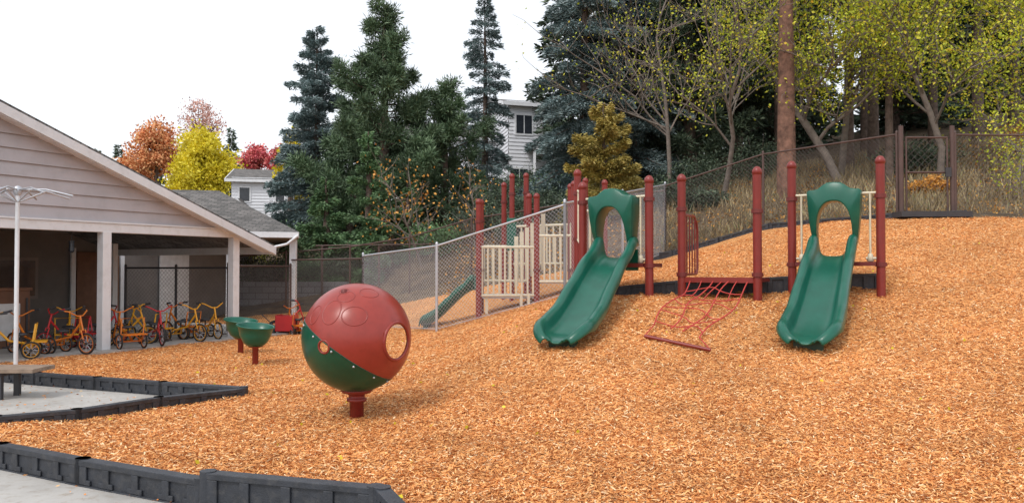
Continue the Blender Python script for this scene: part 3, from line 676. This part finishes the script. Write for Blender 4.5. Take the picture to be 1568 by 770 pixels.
for s_ in(-1,1): mb.box(x+s_*.2-.012,x+s_*.2+.012,y-.26,y+.26,z+.12,z+.5,'red'); mb.box(x-.2,x+.2,y+s_*.26-.012,y+s_*.26+.012,z+.13,z+.48,'red')
for a_ in(-1,1):
    for b2 in(-1,1): mb.tube([(x+a_*.22,y+b2*.2,z+.09),(x+a_*.27,y+b2*.2,z+.09)],.09,'rubber',14)
mb.tube([(x-.2,y,z+.14),(x-.6,y,z+.5)],.012,'dark',6); mb.obj('toy_wagon',bevel=.01)
# ------------------------------------------------------------------ bench + umbrella frame
mb=MB()
for i in range(3): mb.box(-8.0,-5.78,9.95+i*.17,10.10+i*.17,.33,.38,'wood')
for x in(-6.22,-7.4):
    for y in(10.02,10.38): mb.box(x-.035,x+.035,y-.03,y+.03,-.02,.33,'dark')
    mb.box(x-.03,x+.03,9.98,10.43,.28,.325,'dark')
mb.obj('wooden_bench',bevel=.006)
mb=MB(); x,y=-7.22,12.0; mb.tube([(x,y,-.1),(x,y,2.72)],.03,'white',12)
mb.lathe((x,y,0),[(0,2.8),(.05,2.78),(.06,2.7),(.04,2.66)],'galv',12)
for a_ in np.arange(8)/8*6.283+.2:
    e=V(x+math.cos(a_)*.75,y+math.sin(a_)*.75,2.66); q=V(x,y,2.74); mb.tube([q,(q+e)/2+V(0,0,.05),e],.014,'galv',6); mb.tube([V(x,y,2.55),(q+e)/2+V(0,0,.02)],.010,'galv',5)
mb.obj('umbrella_frame')
# ------------------------------------------------------------------ houses
def siding_quad(mb,p,q,z0,z1,st=.22,mat='wsiding',top=None):
    p=V(*p,0);q=V(*q,0);d=q-p;nn=nrm(V(d[1],-d[0],0)); z=z0
    while z<z1-1e-3:
        z2=min(z+st,z1); mb.add([p+nn*.04+V(0,0,z),q+nn*.04+V(0,0,z),q+V(0,0,z2),p+V(0,0,z2),p+V(0,0,z),q+V(0,0,z)],[[0,1,2,3],[0,4,5,1]],mat); z=z2
def window(mb,p,q,z0,z1,panes=2):
    p=V(*p,0);q=V(*q,0);d=q-p;L=np.linalg.norm(d);u=d/L;nn=nrm(V(d[1],-d[0],0)); c=(p+q)/2+V(0,0,(z0+z1)/2)
    mb.obox(c+nn*.04,u*(L/2+.08),nn*.03,V(0,0,(z1-z0)/2+.08),'white')
    for i in range(panes):
        cc=p+u*L*(i+.5)/panes+V(0,0,(z0+z1)/2)+nn*.075; mb.obox(cc,u*(L/panes/2-.03),nn*.01,V(0,0,(z1-z0)/2-.03),'glass')
def house(pts,z0,ze,roofh,wins,name='apartment_house'):
    root=empty(name); mb=MB()
    for i in range(4): siding_quad(mb,pts[i],pts[(i+1)%4],z0,ze)
    mb.obj('walls',root); P=[V(*p,ze) for p in pts]
    m0=(P[0]+P[3])/2+V(0,0,roofh); m1=(P[1]+P[2])/2+V(0,0,roofh)
    ov=.4; u=nrm(m1-m0); m0=m0-u*ov; m1=m1+u*ov
    f=nrm(P[0]-P[3])
    a=P[0]-u*ov+f*ov-V(0,0,.15); b2=P[1]+u*ov+f*ov-V(0,0,.15); c_=P[2]+u*ov-f*ov-V(0,0,.15); d=P[3]-u*ov-f*ov-V(0,0,.15)
    mb=MB(); mb.add([a,b2,m1,m0],[[0,1,2,3]],'shingle'); mb.add([c_,d,m0,m1],[[0,1,2,3]],'shingle')
    mb.obj('roof',root)
    mb=MB()
    for s_,e in((a,b2),(c_,d),(b2,m1),(m1,c_),(a,m0),(m0,d)): mb.beam(s_-V(0,0,.1),e-V(0,0,.1),.05,.2,'white')
    mb.add([P[1],P[2],(P[1]+P[2])/2+V(0,0,roofh-.1)],[[0,1,2]],'wsiding'); mb.add([P[0],P[3],(P[0]+P[3])/2+V(0,0,roofh-.1)],[[0,2,1]],'wsiding')
    mb.obj('trim_gables',root)
    mb=MB()
    for w in wins: window(mb,*w)
    mb.obj('windows',root); return root
hz=h1(0,50)
rt=house([(-.2,47.0),(2.8,48.0),(1.5,56),(-1.8,55)],hz-2,11.2,.9,[((.2,47.13),(1.15,47.45),9.3,10.4,2),((-.1,47.03),(.9,47.37),6.3,7.3,2),((1.75,47.65),(2.4,47.87),9.3,10.4,1)])
mb=MB(); mb.add([(1.0,46.2,8.3),(2.9,46.9,8.3),(1.95,46.6,9.1)],[[0,1,2]],'white'); mb.add([(1.0,46.2,8.3),(1.95,46.6,9.1),(1.8,47.7,9.1),(.8,47.3,8.3)],[[0,1,2,3]],'dark'); mb.add([(2.9,46.9,8.3),(1.95,46.6,9.1),(1.8,47.7,9.1),(2.8,48,8.3)],[[0,3,2,1]],'dark')
mb.box(1.2,1.35,46.4,46.5,5,8.3,'white'); mb.obj('porch',rt)
house([(-6.5,50.0),(-.4,51.5),(-1.8,58),(-8,57)],hz-3,9.8,1.3,[((-4.5,50.5),(-3.4,50.77),8.0,9.1,2),((-2.6,50.96),(-1.7,51.18),8.0,9.1,2),((-2.6,50.96),(-1.7,51.18),5.6,6.6,2)])
rt=house([(-19.8,58.),(-15.8,59),(-17,66),(-21,65)],3,8.0,1.0,[((-19.3,58.12),(-18.6,58.3),6.3,7.3,1),((-16.9,58.72),(-16.3,58.87),6.3,7.3,1)])
mb=MB(); mb.add([(-20.,57,5.4),(-18.2,57.2,5.4),(-19.1,57.1,6.4)],[[0,1,2]],'white'); mb.add([(-18.1,57.2,5.35),(-19.1,57.1,6.45),(-19.1,58.5,6.45),(-18,58.5,5.35)],[[0,1,2,3]],'shingle'); mb.obj('porch',rt)
# ------------------------------------------------------------------ trees
def conifer(mb,x,y,top,r,mat,z0=None,start=.08,droop=.35,nleaf=26000,ls=.16,lw=.04,trunk=.2,seed=0,style='spruce',pw=.9,bark='bark',gap=.0):
    g=np.random.default_rng(seed); z0=h1(x,y)-.2 if z0 is None else z0; h=top-z0
    mb.tube([(x,y,z0-.3),(x+.03,y,z0+h*.5),(x,y,top)],[trunk,trunk*.6,.015],bark,9)
    nb=int(h*(11 if style=='spruce' else 7)); T=start+(1-start)*(np.arange(nb)+g.random(nb))/nb
    Ls=[]
    for t in T:
        prof=(1-((t-start)/(1-start)))**pw
        if style=='pine': prof=max(.14,(1-((t-start)/(1-start))**2.0))*g.uniform(.5,1.1)
        Ls.append(r*prof*g.uniform(.68,1.15)+.10)
    Ls=np.array(Ls); tot=Ls.sum(); PS=[];DS=[]
    for t,L in zip(T,Ls):
        az=g.random()*6.283; d=V(math.cos(az),math.sin(az),0); sd=V(-d[1],d[0],0)
        zb=z0+h*t; n=max(8,int(nleaf*L/tot)); up=(.15+.5*t) if style=='spruce' else g.uniform(.05,.5)
        if gap and g.random()<gap: continue
        if style=='spruce':
            s=g.random(n)**.75; lat=(g.random(n)*2-1)*(1-s*.75)*.5*L*np.minimum(1,s*3+.2)
            zz=up*L*s-droop*L*(s**1.6)-np.abs(lat)*.35*g.random(n)*1.2+g.normal(0,.045,n)-g.random(n)**2*.12
            P=V(x,y,zb)+d*(s*L)[:,None]+sd*lat[:,None]; P[:,2]+=zz
            D=d*1.0+sd*(np.sign(lat)*.9)[:,None]+g.normal(0,.4,(n,3)); D[:,2]+=-.15
        else:
            nt_=max(4,int(L*9)); sc=g.random(nt_)**.5; lt=(g.random(nt_)*2-1)*.42*L*(1.1-sc)
            tc_=V(x,y,zb)+d*(sc*L)[:,None]+sd*lt[:,None]; tc_[:,2]+=up*L*sc+g.normal(0,.10,nt_)+.12*L*sc**2
            k=g.integers(0,nt_,n); D=nrm(g.normal(size=(n,3))+V(0,0,.5)+d*.4); P=tc_[k]+D*(g.random(n)*.22)[:,None]+g.normal(0,.07,(n,3))
        PS.append(P);DS.append(D)
        if L>.5:
            e=V(x,y,zb)+d*L*.85; e[2]+=up*L*.85-droop*L*.7*(style=='spruce'); m_=V(x,y,zb)+d*L*.4; m_[2]+=up*L*.4-droop*L*.2*(style=='spruce')
            mb.tube([(x,y,zb),m_,e],[.012+.015*L,.01+.008*L,.006],bark,4,caps=False)
    P=np.concatenate(PS);D=np.concatenate(DS); n=len(P)
    mb.leaves(P,D,g.uniform(.6,1.3,n)*ls,g.uniform(.7,1.3,n)*lw,mat,g)
def ctree(name,*a,**k): mb=MB(); conifer(mb,*a,**k); return mb.obj(name)
ctree('blue_spruce_tree',-8.1,34,11.6,2.2,'spruce',seed=1,nleaf=56000,trunk=.2,lw=.05,pw=.62)
ctree('blue_spruce_tree',-8.9,36.5,9.3,2.2,'spruce',seed=12,nleaf=26000,lw=.05)
ctree('pine_tree',-4.7,30,11.0,3.0,'pine',seed=2,style='pine',start=.06,nleaf=95000,ls=.2,lw=.036,trunk=.26)
ctree('pine_tree',-2.6,31.5,8.6,2.3,'pine',seed=22,style='pine',start=.02,nleaf=50000,ls=.2,lw=.036,trunk=.2)
ctree('pine_tree',-6.2,31.5,7.5,1.9,'pine',seed=23,style='pine',start=.02,nleaf=30000,ls=.2,lw=.036,trunk=.2)
ctree('spruce_tree',-1.2,36,13.6,1.55,'spruce',seed=3,nleaf=36000,start=.05,droop=.5,trunk=.17,pw=.6,gap=.22)
ctree('fir_tree',-4.8,27.4,6.15,1.25,'fir',seed=4,nleaf=34000,ls=.13,pw=.75,start=.0)
ctree('fir_tree',-6.3,27.8,4.6,1.3,'fir',seed=5,nleaf=26000,ls=.13,start=.0)
ctree('fir_tree',-3.6,28.2,4.8,1.1,'fir',seed=51,nleaf=20000,ls=.13,start=.0)
ctree('blue_spruce_tree',2.7,30.5,15.5,2.4,'spruce',seed=6,nleaf=110000,start=.02,droop=.6,trunk=.28,pw=.55,lw=.05)
ctree('blue_spruce_tree',4.6,31.5,15.5,2.4,'spruce',seed=61,nleaf=80000,start=.05,droop=.55,trunk=.25,pw=.55,lw=.05)
ctree('golden_cedar_tree',2.95,26.5,6.85,1.6,'cedar',seed=7,nleaf=44000,ls=.14,start=.02,pw=.7,droop=.1)
ctree('pine_tree',6.8,31.5,17,2.8,'darkpine',seed=8,style='pine',start=.08,nleaf=60000,ls=.24,lw=.045,trunk=.3)
ctree('pine_tree',5.6,35,17,3.2,'darkpine',seed=81,style='pine',start=.08,nleaf=50000,ls=.26,lw=.05,trunk=.3)
ctree('pine_tree',9.3,34,18,3.0,'darkpine',seed=82,style='pine',start=.15,nleaf=40000,ls=.26,lw=.05,trunk=.3)
for i,(x,y,t,st,rd) in enumerate([(7.95,23.8,18,.66,.29),(11.9,29,18,.5,.19),(13.2,30,19,.5,.22),(15.9,31,18,.45,.2),(17.6,31,18,.5,.24),(19.2,30,18,.5,.16),(10.4,32,19,.4,.2),(14.6,34,19,.4,.18),(8.0,33,18,.4,.17),(20.2,33,19,.4,.25),(11.3,24.6,18,.68,.13)]):
    ctree('tall_pine_tree',x,y,t,2.6,'darkpine',seed=90+i,style='pine',start=st,nleaf=14000,ls=.3,lw=.06,trunk=rd,bark='barkred' if i==0 else 'bark')
mb=MB(); g=np.random.default_rng(5)
for i in range(24):
    x=4+i*1.5+g.normal()*.6; y=39+g.random()*12
    conifer(mb,x,y,h1(x,y)+g.uniform(12,16),2.9,'darkpine',seed=200+i,start=.05,nleaf=8000,ls=.45,lw=.14,trunk=.22,droop=.5,pw=.5)
mb.obj('distant_trees')
def deciduous(mb,x,y,h,seed,mat,nleaf,ls=.09,lean=(0,0),spread=.8,trunk=.12,levels=4,bark='twig',z0=None,first=.35,clump=.22):
    g=np.random.default_rng(seed); z0=h1(x,y)-.1 if z0 is None else z0; ends=[]
    def br(p,d,L,r_,lev):
        pts=[p]; dd=d; k=4 if lev<2 else 3
        for i in range(k):
            dd=nrm(dd+g.normal(0,.13+.04*lev,3)+V(0,0,.05)); pts.append(pts[-1]+dd*L/k)
        rr=np.linspace(r_,r_*.55 if lev<levels-1 else .004,k+1)
        mb.tube(pts,rr,bark,7 if lev==0 else 4,caps=False)
        if lev>=levels-2:
            for q in pts[1:]: ends.append(q)
        if lev<levels-1:
            nc=[7,5,4,3][min(lev,3)]
            for i in range(nc):
                t=g.uniform(first if lev==0 else .25,1); idx=min(k-1,int(t*k)); q=pts[idx]+(pts[idx+1]-pts[idx])*(t*k-idx)
                az=g.random()*6.283; o=V(math.cos(az),math.sin(az),g.uniform(.0,.7)); nd=nrm(dd*.55+o*spread)
                br(q,nd,L*g.uniform(.5,.72),r_*.5*(1-.4*t)+.004,lev+1)
            br(pts[-1],nrm(dd+g.normal(0,.2,3)),L*.6,r_*.5,lev+1)
    br(V(x,y,z0),nrm(V(lean[0],lean[1],1)),h*.5,trunk,0)
    E=np.array(ends); P=E[g.integers(0,len(E),nleaf)]+g.normal(0,clump,(nleaf,3)); D=g.normal(size=(nleaf,3))+V(0,0,-.4)
    mb.leaves(P,D,g.uniform(.7,1.3,nleaf)*ls,g.uniform(.5,.9,nleaf)*ls,mat,g)
def dtree(name,*a,**k): mb=MB(); deciduous(mb,*a,**k); return mb.obj(name)
dtree('birch_tree',10.1,25.2,8.5,1,'ylw',5500,lean=(-.5,-.0),trunk=.15,clump=.2)
dtree('birch_tree',12.5,24.0,8.5,2,'ylw',8000,lean=(-.1,-.2),trunk=.11)
dtree('birch_tree',6.6,25.8,8.5,3,'ylw',2600,lean=(-.15,-.1),trunk=.09)
dtree('birch_tree',15.5,24.5,8.5,4,'ylw',8000,lean=(-.1,-.2),trunk=.12)
dtree('birch_tree',11.0,27.5,10.5,5,'ylw',7500,lean=(.1,-.1),trunk=.12)
dtree('birch_tree',13.8,22.5,6.5,6,'ylw',4500,lean=(.2,0),trunk=.07,first=.2)
dtree('birch_tree',5.3,28,10,7,'ylw',900,lean=(.05,-.1),trunk=.09)
dtree('young_maple_tree',-2.9,26.6,4.6,8,'rust',300,ls=.10,trunk=.035,levels=3,first=.2)
dtree('young_maple_tree',-1.2,27,3.4,9,'rust',160,ls=.09,trunk=.03,levels=3,first=.2)
dtree('young_maple_tree',12.2,19.6,2.6,10,'ylw',900,ls=.07,trunk=.02,levels=3,first=.1)
def crown(name,x,y,zc,rx,rz,mat,seed,n=14000,ls=.28):
    g=np.random.default_rng(seed); mb=MB(); z0=1.0
    mb.tube([(x,y,z0),(x,y,zc)],[.25,.12],'bark',8)
    nb=70; dirs=nrm(g.normal(size=(nb,3))); cs=dirs*V(rx,rx,rz)*(g.random((nb,1))**.4)*.85+V(x,y,zc)
    cs[:,0]=x+(cs[:,0]-x)*(1-.5*np.clip((cs[:,2]-zc)/rz,0,1)); 
    for c in cs[:22]: mb.tube([(x,y,zc-rz*.7),c],[.07,.02],'bark',4,caps=False)
    k=g.integers(0,nb,n); P=cs[k]+g.normal(0,.30,(n,3))*V(rx,rx,rz*.7)*.5
    mb.leaves(P,g.normal(size=(n,3)),g.uniform(.6,1.2,n)*ls,g.uniform(.5,.8,n)*ls,mat,g); mb.obj(name)
crown('yellow_maple_tree',-25,66,9.6,3.0,3.8,'yellow_tree',1,26000)
crown('orange_maple_tree',-32,74,12.2,2.6,2.9,'orange_tree',2,8000)
crown('pink_maple_tree',-31,82,16.0,2.5,2.9,'pink_tree',3,2600,.22)
crown('orange_maple_tree',-35,76,10.0,2.2,2.6,'orange_tree',21,6000)
crown('red_maple_tree',-25.0,80,12.2,1.7,1.5,'red_tree',4,5000)
crown('red_maple_tree',-22.0,78,11.6,1.5,1.6,'red_tree',5,4000)
crown('yellow_maple_tree',-15.5,62,7.2,1.6,3.4,'yellow_tree',6,6000)
crown('yellow_maple_tree',-38,80,8.5,2.6,2.5,'yellow_tree',61,6000)
crown('yellow_maple_tree',-12.4,46,7.4,.9,2.0,'yellow_tree',62,1800)
mb=MB()
for i,(x,y,t) in enumerate([(-48,95,15.3),(-45.5,95,15.8),(-43,92,14.2),(-50,97,14.8),(-31.5,92,17.2),(-41,95,15),(-47,92,14),(-52,96,14.5),(-44,96,15)]): conifer(mb,x,y,t,2.4,'darkpine',z0=2,seed=300+i,nleaf=6500,ls=.5,lw=.16)
mb.obj('distant_trees')
def shrub(x,y,r_,hh,mat,seed,n=4000,ls=.1,name='shrub'):
    g=np.random.default_rng(seed); mb=MB(); z=h1(x,y)
    for i in range(9):
        a_=g.random()*6.28; e=V(x+math.cos(a_)*r_*.7,y+math.sin(a_)*r_*.7,z+hh*g.uniform(.5,1)); mb.tube([(x,y,z-.1),e],[.02,.006],'twig',4,caps=False)
    d=nrm(g.normal(size=(n,3))); lob=1+.22*np.sin(d[:,0]*5+seed)*np.sin(d[:,1]*4+seed*2)+.15*np.sin(d[:,2]*7)
    P=V(x,y,z+hh*.45)+d*V(r_,r_,hh*.55)*(lob*(g.random(n)**.4)*g.uniform(.75,1.15,n))[:,None]; P[:,2]=np.maximum(P[:,2],z)
    mb.leaves(P,g.normal(size=(n,3)),g.uniform(.6,1.3,n)*ls,g.uniform(.3,.6,n)*ls,mat,g); mb.obj(name)
for i,(x,y,r_,hh,mt) in enumerate([(-7.5,29,1.2,1.7,'fir'),(-1.0,28.2,1.3,1.1,'darkpine'),(1.2,28.5,1.3,1.2,'darkpine'),(.5,33,1.9,1.6,'pine'),(4.9,27.0,1.1,1.0,'darkpine'),(6.5,28.5,1.4,1.4,'darkpine'),(-10,30,1.5,1.8,'ylw'),(9,30,1.5,1.6,'darkpine'),(14,20.5,.7,.7,'ylw'),(11,21.5,.5,.5,'rust'),(17,26,1.2,1.4,'rust'),
   (-8.8,28,1.1,1.2,'darkpine'),(-5.4,27.2,.9,.9,'darkpine'),(-2.6,27.4,1.1,1.1,'fir'),(0.2,26.6,.9,.7,'darkpine'),(2.2,27.2,1.0,1.0,'darkpine'),(3.6,29.2,1.5,1.4,'darkpine'),(-.4,30.5,1.5,1.3,'darkpine'),(2.4,31,1.8,1.5,'pine'),(5.8,25.2,.8,.6,'darkpine'),(12.8,26,1.2,1.1,'darkpine')]):
    shrub(x,y,r_,hh,mt,400+i)
def grass(name,n,x0,x1,y0,y1,hmin,hmax,seed,cond=None):
    g=np.random.default_rng(seed); x=g.uniform(x0,x1,n);y=g.uniform(y0,y1,n)
    k=~inpoly(x,y,chippoly); 
    if cond is not None: k&=cond(x,y)
    cl=np.sin(x*1.7+y*.9)*np.sin(y*2.1-x*.6)+g.normal(0,.5,n)>-.05; k&=cl
    x=x[k];y=y[k];n=len(x); P=np.stack([x,y,H(x,y,False)-.01],-1); D=g.normal(0,.3,(n,3)); D[:,2]=1
    mb=MB(); mb.leaves(P,D,g.uniform(hmin,hmax,n),g.uniform(.012,.028,n),'drygrass',g); mb.obj(name)
grass('dry_grass',56000,4,22,17.6,32,.12,.5,1,lambda x,y:(y>17.8)&(x+y>25.6))
grass('dry_grass',14000,-9,6,25.5,32,.08,.3,2,lambda x,y:y>26.8)
g=np.random.default_rng(9); n=12000; x=g.uniform(-2,20,n);y=g.uniform(18,32,n);k=~inpoly(x,y,chippoly);x=x[k];y=y[k];n=len(x)
mb=MB(); mb.leaves(np.stack([x,y,H(x,y,False)+.02],-1),np.stack([g.normal(size=n),g.normal(size=n),g.uniform(0,.4,n)],-1),g.uniform(.06,.12,n),.07,'rust',g); mb.obj('leaf_litter')
# ------------------------------------------------------------------ light, camera
w=bpy.data.worlds.new('World'); scene.world=w; w.use_nodes=True; nt=w.node_tree
bg=nt.nodes['Background']; sky=nt.nodes.new('ShaderNodeTexSky'); sky.sky_type='NISHITA'; sky.sun_disc=False
el,az=math.radians(52),math.radians(215)
sky.sun_elevation=el; sky.sun_rotation=az; sky.air_density=1.0; sky.dust_density=3
nt.links.new(sky.outputs[0],bg.inputs['Color']); bg.inputs['Strength'].default_value=.06
b2=nt.nodes.new('ShaderNodeBackground'); b2.inputs['Color'].default_value=(.99,.995,1,1); b2.inputs['Strength'].default_value=.95
ad=nt.nodes.new('ShaderNodeAddShader'); out=[x for x in nt.nodes if x.type=='OUTPUT_WORLD'][0]
nt.links.new(bg.outputs[0],ad.inputs[0]); nt.links.new(b2.outputs[0],ad.inputs[1]); nt.links.new(ad.outputs[0],out.inputs['Surface'])
sd=bpy.data.lights.new('sun','SUN'); sd.energy=1.45; sd.angle=math.radians(12); sd.color=(1,.97,.93)
so=bpy.data.objects.new('sun',sd); scene.collection.objects.link(so)
dirv=Vector((math.sin(az)*math.cos(el),math.cos(az)*math.cos(el),math.sin(el))); so.rotation_euler=dirv.to_track_quat('Z','Y').to_euler()
cd=bpy.data.cameras.new('camera'); cd.lens=28.93; cd.sensor_width=36; cd.clip_end=2000; cd.clip_start=.05
cam=bpy.data.objects.new('camera',cd); scene.collection.objects.link(cam); cam.location=(0,0,1.6); cam.rotation_euler=(math.radians(91.14),0,0)
scene.camera=cam
scene.view_settings.view_transform='Standard'; scene.view_settings.look='None'; scene.view_settings.exposure=0
